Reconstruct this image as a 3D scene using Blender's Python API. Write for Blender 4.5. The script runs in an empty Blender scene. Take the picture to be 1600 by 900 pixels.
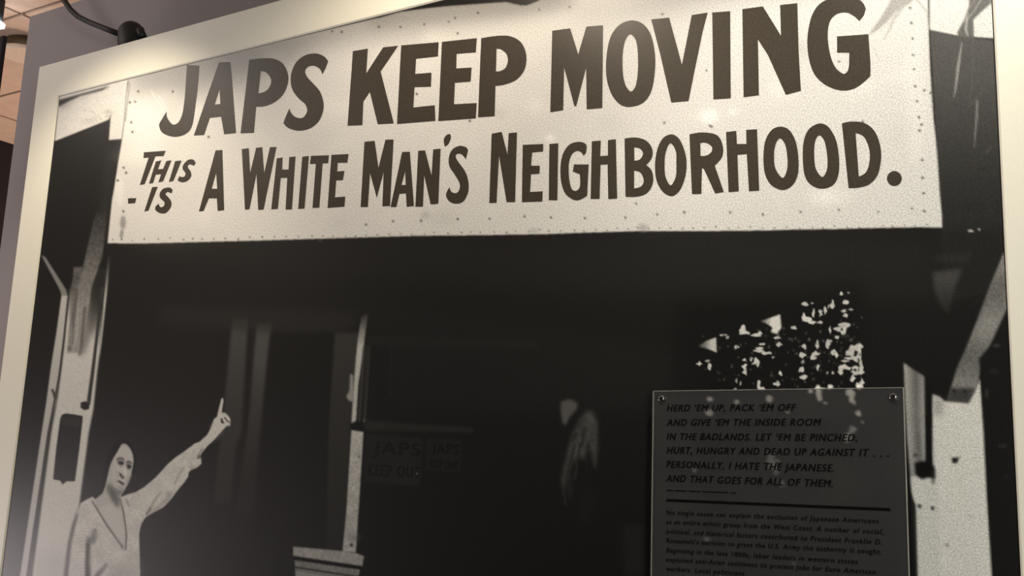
import bpy, bmesh, math, random
import numpy as np
from mathutils import Matrix, Vector
from mathutils.geometry import tessellate_polygon
random.seed(4); rng = np.random.default_rng(7)
C = bpy.context.scene.collection
# ------------------------------------------------------------------ camera
F = 1652.0                                   # focal length in pixels of the 1600 px frame
AX = Vector((2719, 204, 1652)).normalized()  # wall's horizontal in camera space
AZ = Vector((335, 8911, -1652)); AZ = (AZ - AX*AZ.dot(AX)).normalized()
AY = AZ.cross(AX)
CAM = Vector((0, -2.2, 1.6)); EYE = 1.6
R3 = Matrix((AX, AY, AZ))                    # camera axes -> world
cd = bpy.data.cameras.new('camera'); cam = bpy.data.objects.new('camera', cd); C.objects.link(cam)
cam.matrix_world = Matrix.Translation(CAM) @ R3.to_4x4()
cd.sensor_width = 36; cd.lens = 36*F/1600; cd.clip_start = 0.02
bpy.context.scene.camera = cam
def at(u, v, y=0.0):                         # the point of the upright plane Y=y seen at pixel (u, v)
    d = R3 @ Vector((u-800, 450-v, -F)); return CAM + d*((y-CAM.y)/d.y)
# ------------------------------------------------------------------ world, exposure, lights
sc = bpy.context.scene
sc.view_settings.view_transform = 'Standard'; sc.view_settings.look = 'None'
sc.view_settings.gamma = 1; sc.view_settings.use_curve_mapping = False
sc.view_settings.exposure = 0.0
w = bpy.data.worlds.new('world'); sc.world = w; w.use_nodes = True
w.node_tree.nodes['Background'].inputs[0].default_value = (0.5, 0.45, 0.5, 1)
w.node_tree.nodes['Background'].inputs[1].default_value = 0.03
def spot(loc, tgt, energy, col, size, blend, rad=.035):
    l = bpy.data.lights.new('track_spot_light', 'SPOT'); l.energy = energy; l.color = col
    l.spot_size = math.radians(size); l.spot_blend = blend; l.shadow_soft_size = rad
    o = bpy.data.objects.new('track_spot_light', l); C.objects.link(o); o.location = loc
    o.rotation_euler = (Vector(tgt) - Vector(loc)).to_track_quat('-Z', 'Y').to_euler()
    return o
WARM = (1, .87, .67)
spot((-2.82, -.75, 3.25), (-2.95, 0, 2.0), 54, WARM, 90, .7)
spot((-1.50, -.75, 3.30), (-1.55, 0, 2.2), 50, (1, .86, .68), 116, .8)
spot((-.36, -.75, 3.25), (-.25, 0, 2.4), 62, (1, .92, .80), 100, .7)
def area(loc, tgt, energy, col, size):  # unseen fill lights, added to raise the ambient level on mural, wall and ceiling
    l = bpy.data.lights.new('fill_light', 'AREA'); l.energy = energy; l.color = col; l.size = size
    o = bpy.data.objects.new('fill_light', l); C.objects.link(o); o.location = loc
    o.rotation_euler = (Vector(tgt) - Vector(loc)).to_track_quat('-Z', 'Y').to_euler()
area((-6.95, -1.55, .6), (-2.6, 0, 1.6), 88, (1, .88, .90), 1.2)
area((-4.3, -1.25, 3.9), (-2.6, 0, 1.8), 24, (1, .90, .84), .9)
area((2.2, -3.4, 2.0), (-.2, 0, 1.3), 105, (.98, 1, .90), 1.2)
area((-5.6, 3.4, .9), (-5.6, 1.5, 3.95), 95, (1, .76, .60), 1.6)
# ------------------------------------------------------------------ materials
def lin(c):
    c = c/255.0
    return c/12.92 if c <= 0.04045 else ((c+0.055)/1.055)**2.4
def rgb(r, g, b): return (lin(r), lin(g), lin(b), 1)
def mat(name, col, rough=.6, noise=.12, scale=60, metal=0, spec=.5, bump=0, attr=False, coat=0):
    m = bpy.data.materials.new(name); m.use_nodes = True; n = m.node_tree.nodes; L = m.node_tree.links
    b = n['Principled BSDF']; b.inputs['Roughness'].default_value = rough; b.inputs['Metallic'].default_value = metal
    b.inputs['Specular IOR Level'].default_value = spec
    b.inputs['Coat Weight'].default_value = coat; b.inputs['Coat Roughness'].default_value = 0.04
    tc = n.new('ShaderNodeTexCoord'); nz = n.new('ShaderNodeTexNoise'); nz.inputs['Scale'].default_value = scale
    nz.inputs['Detail'].default_value = 3; L.new(tc.outputs['Object'], nz.inputs['Vector'])
    mr = n.new('ShaderNodeMapRange'); mr.inputs['From Min'].default_value = .25; mr.inputs['From Max'].default_value = .75
    mr.inputs['To Min'].default_value = 1-noise; mr.inputs['To Max'].default_value = 1+noise
    L.new(nz.outputs['Fac'], mr.inputs['Value'])
    mx = n.new('ShaderNodeVectorMath'); mx.operation = 'SCALE'; L.new(mr.outputs[0], mx.inputs['Scale'])
    if attr:
        a = n.new('ShaderNodeAttribute'); a.attribute_name = 'tone'; L.new(a.outputs['Color'], mx.inputs[0])
    else:
        mx.inputs[0].default_value = col[:3]
    L.new(mx.outputs[0], b.inputs['Base Color'])
    if bump:
        bp = n.new('ShaderNodeBump'); bp.inputs['Strength'].default_value = bump; bp.inputs['Distance'].default_value = .002
        L.new(nz.outputs['Fac'], bp.inputs['Height']); L.new(bp.outputs[0], b.inputs['Normal'])
    return m
M = {}
M['print'] = mat('photo_print', None, rough=.38, noise=.34, scale=300, attr=True, spec=.22, coat=0.0)
M['ink'] = mat('sign_ink', rgb(60, 54, 46), rough=.38, noise=.26, scale=200, spec=.22)
M['border'] = mat('cream_border', rgb(222, 218, 204), rough=.5, noise=.03, scale=300)
M['edge'] = mat('board_edge', rgb(30, 28, 25), rough=.6)
M['wall'] = mat('grey_wall', rgb(140, 133, 134), rough=.8, noise=.05, scale=200, bump=.1)
M['ceiling'] = mat('ceiling_tile_paint', rgb(205, 178, 158), rough=.85, noise=.08, scale=14)
M['seam'] = mat('ceiling_seam', rgb(110, 85, 70), rough=.9)
M['dark'] = mat('dark_wall', rgb(34, 30, 34), rough=.8)
M['black'] = mat('black_metal', rgb(16, 20, 19), rough=.6, noise=.1)
M['pale_edge'] = mat('polished_acrylic_edge', rgb(150, 146, 138), rough=.35)
M['red'] = mat('reddish_print', rgb(150, 90, 92), rough=.7, noise=.6, scale=5)
M['lens'] = mat('pale_lens', rgb(226, 205, 185), rough=.4)
M['seamdark'] = mat('bronze_ring', rgb(90, 74, 52), rough=.5)
M['floor'] = mat('carpet', rgb(48, 44, 46), rough=.95, noise=.2, scale=90)
M['steel'] = mat('brushed_steel', rgb(190, 190, 188), rough=.22, metal=1, noise=.05)
M['text'] = mat('black_text_ink', rgb(4, 4, 5), rough=.5, noise=.1, spec=.1)
M['faint'] = mat('faint_print_ink', rgb(20, 20, 20), rough=.36, noise=.1, spec=.42)
def emis(name, col, s):
    m = bpy.data.materials.new(name); m.use_nodes = True; n = m.node_tree.nodes
    b = n['Principled BSDF']; b.inputs['Emission Color'].default_value = col; b.inputs['Emission Strength'].default_value = s
    b.inputs['Base Color'].default_value = col; return m
M['glow'] = emis('lamp_glow', (.85, .93, 1, 1), 30)
M['glow2'] = emis('fixture_glow', (1, .85, .7, 1), 1.3)
def acrylic():
    m = bpy.data.materials.new('smoked_acrylic'); m.use_nodes = True; n = m.node_tree.nodes; L = m.node_tree.links
    b = n['Principled BSDF']; b.inputs['Base Color'].default_value = rgb(82, 79, 74); b.inputs['Roughness'].default_value = .42
    tc = n.new('ShaderNodeTexCoord'); nz = n.new('ShaderNodeTexNoise'); nz.inputs['Scale'].default_value = 9
    L.new(tc.outputs['Object'], nz.inputs['Vector'])
    cr = n.new('ShaderNodeValToRGB'); cr.color_ramp.elements[0].color = rgb(62, 62, 66); cr.color_ramp.elements[1].color = rgb(75, 74, 72)
    L.new(nz.outputs['Fac'], cr.inputs[0]); L.new(cr.outputs[0], b.inputs['Base Color'])
    r = n.new('ShaderNodeBsdfRefraction'); r.inputs['Roughness'].default_value = .10; r.inputs['IOR'].default_value = 1.25
    t = n.new('ShaderNodeBsdfTransparent')
    m1 = n.new('ShaderNodeMixShader'); m1.inputs[0].default_value = .55; L.new(t.outputs[0], m1.inputs[1]); L.new(r.outputs[0], m1.inputs[2])
    m2 = n.new('ShaderNodeMixShader'); m2.inputs[0].default_value = .36; L.new(m1.outputs[0], m2.inputs[1]); L.new(b.outputs[0], m2.inputs[2])
    L.new(m2.outputs[0], n['Material Output'].inputs['Surface']); return m
M['acrylic'] = acrylic()
# ------------------------------------------------------------------ object helpers
def tag(o, label=None, cat=None, group=None, kind=None):
    for k, v in (('label', label), ('category', cat), ('group', group), ('kind', kind)):
        if v: o[k] = v
    return o
def empty(name, loc):
    o = bpy.data.objects.new(name, None); C.objects.link(o); o.location = loc; o.empty_display_size = .1; return o
def link(name, me, m, parent=None):
    o = bpy.data.objects.new(name, me); C.objects.link(o)
    if m is not None and not me.materials: me.materials.append(m)
    if parent is not None:
        o.parent = parent
        pw = Vector((0, 0, 0)); p = parent
        while p is not None: pw += p.location; p = p.parent
        o.location = -pw
    return o
def box(name, a, b, m, parent=None, bevel=0):
    bm = bmesh.new(); bmesh.ops.create_cube(bm, size=1)
    for v in bm.verts:
        v.co = Vector([a[i] + (b[i]-a[i])*(v.co[i]+.5) for i in range(3)])
    if bevel: bmesh.ops.bevel(bm, geom=bm.edges[:], offset=bevel, segments=2, affect='EDGES')
    me = bpy.data.meshes.new(name); bm.to_mesh(me); bm.free(); return link(name, me, m, parent)
def tube(name, pts, rad, m, parent=None, seg=12, caps=True):
    bm = bmesh.new(); rings = []
    pts = [Vector(p) for p in pts]
    rads = rad if isinstance(rad, (list, tuple)) else [rad]*len(pts)
    up = Vector((0.13, .3, 1)).normalized()
    for i, p in enumerate(pts):
        t = (pts[min(i+1, len(pts)-1)] - pts[max(i-1, 0)]).normalized()
        a = t.cross(up).normalized(); b = t.cross(a)
        rings.append([bm.verts.new(p + (a*math.cos(k*2*math.pi/seg) + b*math.sin(k*2*math.pi/seg))*rads[i]) for k in range(seg)])
    for r, s in zip(rings, rings[1:]):
        for k in range(seg): bm.faces.new((r[k], r[(k+1) % seg], s[(k+1) % seg], s[k]))
    if caps: bm.faces.new(rings[0]); bm.faces.new(rings[-1][::-1])
    bmesh.ops.recalc_face_normals(bm, faces=bm.faces[:])
    for f in bm.faces: f.smooth = len(f.verts) == 4
    me = bpy.data.meshes.new(name); bm.to_mesh(me); bm.free(); return link(name, me, m, parent)
def ring_frame(name, x0, x1, z0, z1, wdt, y0, y1, m, parent):   # rectangular frame with a slightly bevelled inner lip
    bm = bmesh.new(); lip = .004
    loops = [(x0, x1, z0, z1, y1), (x0, x1, z0, z1, y0), (x0+wdt-lip, x1-wdt+lip, z0+wdt-lip, z1-wdt+lip, y0), (x0+wdt, x1-wdt, z0+wdt, z1-wdt, y0+lip), (x0+wdt, x1-wdt, z0+wdt, z1-wdt, y1)]
    vs = [[bm.verts.new((x, l[4], z)) for x, z in ((l[0], l[2]), (l[1], l[2]), (l[1], l[3]), (l[0], l[3]))] for l in loops]
    for i in range(5):
        a, b = vs[i], vs[(i+1) % 5]
        for k in range(4): bm.faces.new((a[k], a[(k+1) % 4], b[(k+1) % 4], b[k]))
    bmesh.ops.recalc_face_normals(bm, faces=bm.faces[:])
    me = bpy.data.meshes.new(name); bm.to_mesh(me); bm.free(); return link(name, me, m, parent)
# ------------------------------------------------------------------ outlines
def parse(s, sc=1.0, ox=0, oy=0):            # "x,y x,y~ ..." ; ~ marks a smooth point
    out = []
    for t in s.split():
        sm = t.endswith('~'); x, y = t.rstrip('~').split(',')
        out.append((float(x)/sc+ox, float(y)/sc+oy, sm))
    return curve(out)
def curve(p, n=6):
    r = []; N = len(p)
    def tan(i):
        a, b = p[i-1], p[(i+1) % N]; return ((b[0]-a[0])/2, (b[1]-a[1])/2)
    for i in range(N):
        a, b = p[i], p[(i+1) % N]; ch = (b[0]-a[0], b[1]-a[1])
        r.append((a[0], a[1]))
        if not a[2] and not b[2]: continue
        ta = tan(i) if a[2] else None; tb = tan((i+1) % N) if b[2] else None
        def lim(t):
            l = math.hypot(*t) or 1; c = math.hypot(*ch); k = min(1, c/l*1.05); return (t[0]*k, t[1]*k)
        if ta: ta = lim(ta)
        if tb: tb = lim(tb)
        if ta is None: ta = (1.5*ch[0]-.5*tb[0], 1.5*ch[1]-.5*tb[1])
        if tb is None: tb = (1.5*ch[0]-.5*ta[0], 1.5*ch[1]-.5*ta[1])
        for k in range(1, n):
            t = k/n; h1 = 2*t**3-3*t*t+1; h2 = t**3-2*t*t+t; h3 = -2*t**3+3*t*t; h4 = t**3-t*t
            r.append((h1*a[0]+h2*ta[0]+h3*b[0]+h4*tb[0], h1*a[1]+h2*ta[1]+h3*b[1]+h4*tb[1]))
    return r
# ------------------------------------------------------------------ painting of the printed photograph (tones 0..255)
U0, V0, U1, V1 = -90, -240, 1640, 1240
W_, H_ = U1-U0, V1-V0
T = np.full((H_, W_), 38.0); ID = np.zeros((H_, W_), np.int16)
vv, uu = np.mgrid[V0:V1, U0:U1].astype(float); uu += .5; vv += .5
T -= np.clip((uu-300)/1300, 0, 1)*11 + np.clip((vv-420)/500, 0, 1)*9*(uu > 300)*np.clip((uu-300)/300, 0, 1)
NAMES = ['print_surface']
def pid(n):
    if n not in NAMES: NAMES.append(n)
    return NAMES.index(n)
def blur(a, s):
    r = int(math.ceil(s*2.6)); k = np.exp(-.5*(np.arange(-r, r+1)/s)**2); k /= k.sum()
    a = np.apply_along_axis(lambda x: np.convolve(x, k, 'same'), 1, a)
    return np.apply_along_axis(lambda x: np.convolve(x, k, 'same'), 0, a)
def cover(polys, pad, ss=3):
    P = [q for p in polys for q in p]
    x0 = max(U0, int(min(q[0] for q in P))-pad); x1 = min(U1, int(max(q[0] for q in P))+pad+2)
    y0 = max(V0, int(min(q[1] for q in P))-pad); y1 = min(V1, int(max(q[1] for q in P))+pad+2)
    if (x1-x0)*(y1-y0) > 200000: ss = 2
    nx, ny = (x1-x0)*ss, (y1-y0)*ss
    xs = x0 + (np.arange(nx)+.5)/ss; ys = y0 + (np.arange(ny)+.5)/ss
    out = np.zeros((ny, nx), bool)
    for p in polys:
        for (ax, ay), (bx, by) in zip(p, p[1:]+p[:1]):
            if ay == by: continue
            lo, hi = min(ay, by), max(ay, by)
            i0 = np.searchsorted(ys, lo); i1 = np.searchsorted(ys, hi)
            if i1 <= i0: continue
            xc = ax + (ys[i0:i1]-ay)*(bx-ax)/(by-ay)
            out[i0:i1] ^= xs[None, :] < xc[:, None]
    return x0, y0, x1, y1, out.reshape(y1-y0, ss, x1-x0, ss).mean((1, 3))
def shape(polys, val, b=0.0, id=None, alpha=1.0, rough=0.0):
    if isinstance(polys, str): polys = parse(polys)
    if polys and isinstance(polys[0], tuple): polys = [polys]
    x0, y0, x1, y1, c = cover(polys, int(b*3)+2)
    if id is not None:
        ID[y0-V0:y1-V0, x0-U0:x1-U0][c > .5] = pid(id)
    if b: c = blur(c, b)
    c = c*alpha
    sl = (slice(y0-V0, y1-V0), slice(x0-U0, x1-U0))
    v = val(uu[sl], vv[sl]) if callable(val) else val
    if rough: v = v + rough*blur(rng.standard_normal(c.shape), 1.2)*3
    T[sl] = T[sl]*(1-c) + v*c
def line(pts, wd, val, b=.6, alpha=1.0, id=None):
    if isinstance(pts, str):
        pts = [tuple(float(k) for k in t.split(',')) for t in pts.split()]
    wd = wd if isinstance(wd, (list, tuple)) else [wd]*len(pts)
    L, Rr = [], []
    for i, p in enumerate(pts):
        a, c = pts[max(i-1, 0)], pts[min(i+1, len(pts)-1)]; dx, dy = c[0]-a[0], c[1]-a[1]; l = math.hypot(dx, dy) or 1
        L.append((p[0]-dy/l*wd[i]/2, p[1]+dx/l*wd[i]/2)); Rr.append((p[0]+dy/l*wd[i]/2, p[1]-dx/l*wd[i]/2))
    shape([L+Rr[::-1]], val, b, id, alpha)
def blob(x, y, rx, ry, val, b=.6, alpha=1.0, id=None, j=.3, n=9):
    ph = rng.random()*6.28
    p = [(x + rx*math.cos(k*2*math.pi/n+ph)*(1+j*(rng.random()-.5)*2), y + ry*math.sin(k*2*math.pi/n+ph)*(1+j*(rng.random()-.5)*2), True) for k in range(n)]
    shape([curve(p, 3)], val, b, id, alpha)
g = lambda u0, a, u1, b: (lambda u, v: a + (b-a)*np.clip((u-u0)/(u1-u0), 0, 1))
gv = lambda v0, a, v1, b: (lambda u, v: a + (b-a)*np.clip((v-v0)/(v1-v0), 0, 1))

# porch ceiling and wall in the print
shape('0,420 400,430 800,450 1200,470 1460,470 1460,380 800,380 160,395', 40, 14, alpha=.6)
shape('390,478 600,470 900,520 1100,560 1100,640 620,640 600,520 560,486', 43, 12, alpha=.35)
# left: eave board and porch shade
shape('93,150 205,122 190,222 168,222 85,224', 200, .7, 'eave_board', rough=3)
shape('90,157 172,134 160,141 125,150 108,158 92,167', 40, 1.3)
for k in range(26): blob(130+rng.random()*46, 172+rng.random()*20, .9+rng.random(), .7, 120, .4, .6, None)
shape('92,166 150,143 172,134 160,140 120,156 96,172', 120, 3, alpha=.5)
line('201,126 198,150 195,185 191,216', [2.5, 2.5, 2, 1.5], 45, .6)
blob(170, 176, 8, 3, 150, 2, .6); blob(140, 190, 20, 4, 175, 3, .6)
shape('60,222 87,220 120,207 150,195 170,187 173,179 170,219 192,217 170,380 168,460 30,460', 36, .8, 'porch_shade')
shape('186,222 175,300 168,380 150,380 158,300 165,240', 52, 5, alpha=.6)
shape('64,398 71,402 103,452 107,466 97,464 93,452', 125, 1.0, 'brace')
shape('96,462 106,462 100,520 93,580 87,630 76,675 65,750 54,830 42,900 10,1160 -30,1160 31,900 65,675 72,630 80,570 88,520', 178, .8, 'post')
shape('107,462 112,440 120,420 170,420 168,450 160,520 152,580 146,640 139,675 124,790 110,900 80,1200 25,1200 50,900 80,675 90,620 100,540', lambda u, v: 48+148*np.clip((v-430-np.clip((u-128)*1.6, 0, 60))/75, 0, 1), 1.4, 'post', rough=2)
shape('169,400 172,400 168,450 158,540 155,560 158,520 163,460', gv(400, 50, 470, 185), .9, 'post')
shape('115,417 129,417 127,450 117,500 109,552 105,552 107,520 112,470', lambda u, v: 92+40*np.clip((v-440)/80, 0, 1), 1.2, 'brace', rough=6)
shape('140,450 158,450 150,505 130,556 124,552 133,500', 62, 4, alpha=.55)
shape('150,330 168,330 160,400 143,450 139,480 131,520 126,552 110,552 114,520 122,450 138,380', lambda u, v: 50+60*np.clip((v-330)/100, 0, 1)+45*np.clip((v-440)/60, 0, 1), 1.1, 'brace', rough=7)
shape('119,452 122,452 114,540 111,540', 80, 1.2, alpha=.7)
blob(109, 545, 4, 4, 90, 1.2, .7); blob(114, 500, 1.4, 14, 80, 1, .6)
line('133,478 127,540 124,556', [5, 5, 3], 70, 1.6, .7)
line('126,450 124,520 118,550', 1.4, 105, .6, .6); line('134,450 130,520', 1.4, 110, .6, .6)
line('108,452 100,530 93,585 85,628 76,675 65,750 54,830 45,905 20,1150', [2.4, 2.4, 3, 3, 3.5, 4, 6, 9, 12], 62, .7)
line('81,608 84,614 86,622', 4, 70, .8)
line('160,448 152,520 145,580 138,632', [5, 4.5, 5.5, 6], 62, .8)
shape('126,629 133,627 140,630 139,639 132,641 126,637', 42, .8, 'pipe_bracket')
for k in range(30): blob(105+rng.random()*35, 560+rng.random()*90, .8, .8, 150, .4, .6)
shape('97,648 103,646 118,648 129,650 129,656 124,700 117,752 104,752 98,757 94,751 83,749 88,700 94,655', 42, .7, 'mailbox', rough=2)
shape('98,650 127,652 124,668 96,664', 62, 2, alpha=.6)
shape('120,800 126,790 112,850 108,900 104,900 107,850', 95, 2.5, alpha=.8)
shape('60,860 104,860 100,1100 20,1100', 170, 12, alpha=.6)
# door frame and doorway
shape('363,498 388,498 383,580 378,675 368,700 360,785 334,785 340,720 346,675 353,600', lambda u, v: 72-24*np.clip((v-520)/260, 0, 1), 2.2, 'door_frame')
shape('401,505 425,505 418,560 410,640 404,700 395,800 368,800 380,720 390,640 396,560', lambda u, v: 76-34*np.clip((v-560)/200, 0, 1), 2.2, 'door_frame')
shape('250,478 400,482 560,488 548,520 402,518 250,506', 49, 6, alpha=.7)
shape('522,520 562,520 548,680 540,860 508,860 514,640', lambda u, v: 60-18*np.clip((v-540)/300, 0, 1), 2.2, 'door_frame')
shape('424,519 522,521 512,675 506,860 396,860 410,675', 33, 2, 'door')
# centre post
shape('565,494 575,490 571,520 566,560 560,600 556,662 549,662 553,600 556,560 561,515', lambda u, v: 70+105*np.clip((v-495)/45, 0, 1), 1.0, 'post.001', rough=5)
line('576,545 573,600 569,660', 2.6, 150, .8, .9, 'post.001')
line('569,540 565,600 561,660', 4, 80, 1.0, .7)
shape('547,584 552,586 553,628 545,626 541,620 546,610', 140, 1.1, 'post_knob')
shape('547,662 558,657 572,664 571,671 548,669', 30, 1, 'post_collar')
shape('549,672 568,675 564,740 556,863 535,863 541,800', lambda u, v: 168-14*np.clip((v-680)/180, 0, 1), .9, 'post.001', rough=9)
blob(561, 714, 2, 2, 90, .8); blob(552, 840, 9, 8, 110, 4, .6); blob(549, 852, 3, 3, 70, 1)
shape('458,854 535,861 556,864 569,869 566,885 458,869', 140, .9, 'capital', rough=8)
shape('458,869 566,885 563,890 460,876', 16, .8)
shape('460,875 563,890 560,901 461,886', 112, .8, 'capital', rough=7)
line('461,886 562,902', 2, 50, .7)
shape('461,888 560,903 558,960 463,940', 128, .8, 'capital', rough=7)
line('461,891 560,906', 1.2, 80, .5)
shape('470,930 552,945 540,1200 455,1200', 110, 2, 'capital')
# window beside the post
shape('574,524 700,527 840,535 840,543 700,540 574,540', 41, 3, 'window_frame')
shape('572,540 579,541 571,655 566,655', 50, 1, 'window_frame')
line('611,545 609,620', 2, 45, 1, .8); line('669,545 666,620', 1.6, 40, 1, .6)
shape('568,656 640,662 740,668 740,676 570,672', 46, 2, 'window_frame')
shape('571,678 659,684 657,760 567,752', 39, 1.6, 'window_notice')
shape('667,684 722,688 718,738 665,734', 37, 2, 'window_notice.001')
# pale curtain shapes deep in the porch
shape('876,628 890,623 903,630 901,640 890,652 884,665 879,662 876,645', 82, 2, 'curtain')
shape('893,680 905,655 918,640 928,643 934,660 934,700 930,735 922,700 912,720 905,712 890,730 880,765 876,750 884,715', 66, 3.0, 'curtain', rough=5)
blob(901, 702, 10, 12, 78, 4, .7); blob(922, 655, 6, 10, 80, 3, .7); blob(915, 790, 10, 28, 36, 8, .7); blob(890, 760, 5, 20, 52, 4, .6)
shape('972,822 1006,820 1008,900 975,900', 36, 5, alpha=.8)
for t in '898,694 886,744|907,692 897,748|913,668 909,698|920,690 916,735|900,676 895,690'.split('|'):
    line(t, 3.2, 34, 1.5, .8)
for t in '930,655 931,690 930,730|903,712 898,750|884,740 880,765 884,790|892,725 888,750'.split('|'):
    line(t, 3, 66, 1.6, .6)
# foliage with sky showing through
shape('1060,470 1350,440 1352,760 1040,760', 20, 14, 'foliage', alpha=.6)
def fo(x, y): return 1060+x/5., 440+y/5.
SKY = 205
shape('1090,541 1105,532 1119,527 1120,551 1108,546', g(1092, 60, 1112, 185), .9, 'foliage')
shape('1187,502 1205,496 1219,491 1221,512 1214,522 1204,519 1207,512 1198,506', g(1188, 70, 1206, SKY), .9, 'foliage')
for t in '500,370,14,28 515,400,28,16 605,420,26,12 635,405,16,12 655,490,16,9 630,535,30,14 785,490,15,18 765,440,24,10 695,560,26,12 740,590,8,7 515,612,12,14 515,660,14,15 605,630,22,24 570,605,9,22 520,705,14,22 455,515,14,10 350,415,22,7 385,435,9,14 165,640,16,12 245,675,12,24 225,620,14,6 630,810,14,26 655,838,16,10 445,838,9,9 485,795,8,12 455,775,8,16 800,720,12,14 770,795,18,14 900,360,18,10 990,175,18,12 1045,170,9,7 978,285,18,26 1020,300,22,20 1050,318,22,10 1108,320,17,11 1055,250,8,24 1112,245,13,24 1150,225,9,20 1203,182,11,24 1172,195,7,10 1270,97,11,12 1328,88,6,6 1305,165,26,13 1290,230,26,9 1305,262,12,20 1348,218,12,10 1255,365,30,16 1290,340,28,16 1300,370,14,26 1282,400,12,14 1240,435,14,12 1172,490,13,24 1190,465,10,8 1187,380,7,20 1218,555,17,22 1232,575,12,14 1085,500,9,30 1050,590,24,18 1075,565,20,16 985,505,16,18 965,575,20,18 975,630,10,11 960,690,12,26 1088,665,10,20 1163,712,9,9 1203,715,9,11 975,745,20,16 1345,555,26,36 1395,520,36,24 1420,560,14,50 1390,600,24,28 1425,640,16,36 1340,600,30,12 1300,620,22,8 1290,670,36,20 1265,700,16,32 1380,680,22,20 1400,710,36,16 1430,680,14,40 1365,755,15,18 1430,790,14,26 1405,815,30,18 1180,825,12,14 1100,835,36,10 1030,850,18,8'.split():
    x, y, rx, ry = [float(k) for k in t.split(',')]; X, Yy = fo(x, y)
    blob(X, Yy, rx/5*1.25, ry/5*1.2, SKY-25*rng.random(), .5, 1.0 if rx*ry > 130 else .8, 'foliage', .6)
for t in '1388,555,14 1410,660,9 1380,690,12 1275,372,10 1360,640,12'.split():
    x, y, r = [float(k) for k in t.split(',')]; X, Yy = fo(x, y); blob(X, Yy, r/5, r/6, 30, .5, .9, None, .4)
for k in range(150):
    x = rng.random()**.8; X = 1090+x*258; Yy = 495+(1-x)*30+rng.random()*(100+x*20)
    if Yy < 612: blob(X, Yy, .8+rng.random()*1.3, .8+rng.random()*1.8, 60+60*rng.random(), .7, .7, None, .4)
def f2(x, y): return 1210+x/7.26, 600+y/7.26
for t in '500,90,26,50 520,160,20,30 575,215,18,14 860,100,50,28 880,160,26,40 905,210,14,22 950,330,26,26 1000,430,14,16 880,520,36,34 830,610,40,50 640,30,24,14 960,20,30,22 410,90,20,12 150,320,16,14 40,870,20,14 60,640,14,10'.split():
    x, y, rx, ry = [float(k) for k in t.split(',')]; X, Yy = f2(x, y); blob(X, Yy, rx/5.4, ry/5.4, 240, 1.2, 1, 'foliage', .35)
for x, y, rx, ry in ((1109, 624, 4, 4), (1109, 644, 5, 5), (1202, 623, 5, 6), (1151, 629, 3, 4), (1240, 880, 3, 3), (1104, 842, 4, 4), (1085, 735, 3, 3), (1206, 722, 6, 12), (1213, 735, 4, 8), (1222, 755, 4, 5)):
    blob(x, y, rx*1.2, ry*1.2, 225, 1.2, .9, 'foliage')
# right: roof edge and sky, palm leaves, porch shade
shape('1449,-240 1549,-240 1549,0 1556,60 1497,56 1453,47', 206, .7, 'sky_patch', rough=2)
shape('1453,47 1497,56 1552,63 1562,225 1572,450 1475,470 1471,355 1466,265', lambda u, v: 74-30*np.clip((v-120)/200, 0, 1), .8, 'porch_shade.001', rough=2)  # tone lifted towards the top: lamp glare haze put into the print colour
shape('1470,355 1600,355 1600,470 1460,470', 33, 8, alpha=.8)
shape('1513,-60 1549,-60 1548,6 1535,17 1521,31 1522,60 1497,57 1496,50 1507,30 1514,10', 88, .9, 'palm_leaf')
line('1512,20 1509,45 1512,56', [2, 4, 2], 170, .8, .8); line('1545,-20 1520,20 1508,34', 1.6, 170, .6, .7); line('1535,-20 1516,12', 1.2, 160, .6, .6)
line('1503,66 1497,105 1493,140 1490,152', [1.5, 4, 2.5, 1], 150, .7, .9); line('1521,60 1519,130 1516,160', [1.5, 2, 1], 90, .8, .6)
line('1527,156 1526,185 1522,232', [3, 3.5, 1], 128, .8, .8); line('1536,140 1512,170', 1.6, 95, .8, .6)
line('1549,228 1541,240', 1.2, 110, .6, .7); line('1478,170 1472,200', 1.5, 75, 1, .6)
blob(1517, 361, 4, 2.2, 165, .6, 1); blob(1530, 358.5, 2, 2, 160, .6, 1)
shape('1457,425 1504,419 1492,450 1482,490 1470,480 1460,455', lambda u, v: 66-20*np.clip((v-440)/40, 0, 1), 3)
shape('1458,400 1520,392 1512,412 1460,408', 52, 4, alpha=.6)
shape('1567,398 1600,330 1600,480 1572,485 1555,522 1545,545 1532,580 1524,612 1516,628 1480,626 1485,608 1495,575 1510,542 1527,500 1546,448', lambda u, v: 112-14*np.sin(v/17.), 1.2, 'brace.001', rough=6)
shape('1486,606 1524,606 1516,629 1479,627', 50, 2.5, alpha=.8)
blob(1490, 611, 2.5, 3, 30, 1, .8); blob(1508, 612, 3, 3, 30, 1, .8); line('1540,470 1505,590', 3, 92, 2, .5)
shape('1457,617 1466,619 1476,626 1514,629 1523,612 1530,588 1532,620 1537,675 1542,775 1550,900 1562,1180 1435,1180 1430,900 1424,750 1416,675 1412,566 1444,588 1446,675 1456,675', 0, 1, alpha=0.0, id='post.002')
shape('1412,566 1420,575 1428,900 1424,750 1417,675', 120, 1.2)
shape('1413,568 1444,588 1446,675 1447,730 1424,760 1417,675', lambda u, v: 95+55*np.abs((u-1431-(v-600)*.02)/14.) + 18*np.clip((v-600)/80, 0, 1), 1.5)
shape('1457,616 1468,620 1476,627 1514,630 1524,612 1531,590 1537,675 1542,775 1550,900 1562,1180 1440,1180 1430,900 1423,745 1446,740 1456,720', 205, 1.2, 'post.002', rough=4)
shape('1458,617 1476,625 1472,650 1458,650', 130, 4, alpha=.6)
line('1451,600 1451,675 1452,725', [9, 10, 11], 22, 1.0)
shape('1429,724 1440,720 1456,722 1461,733 1461,748 1450,746 1440,749 1431,742', 18, 1.6, 'pipe_bracket.001')
line('1458,735 1458,756', 4, 60, 1.5, .8)
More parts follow.
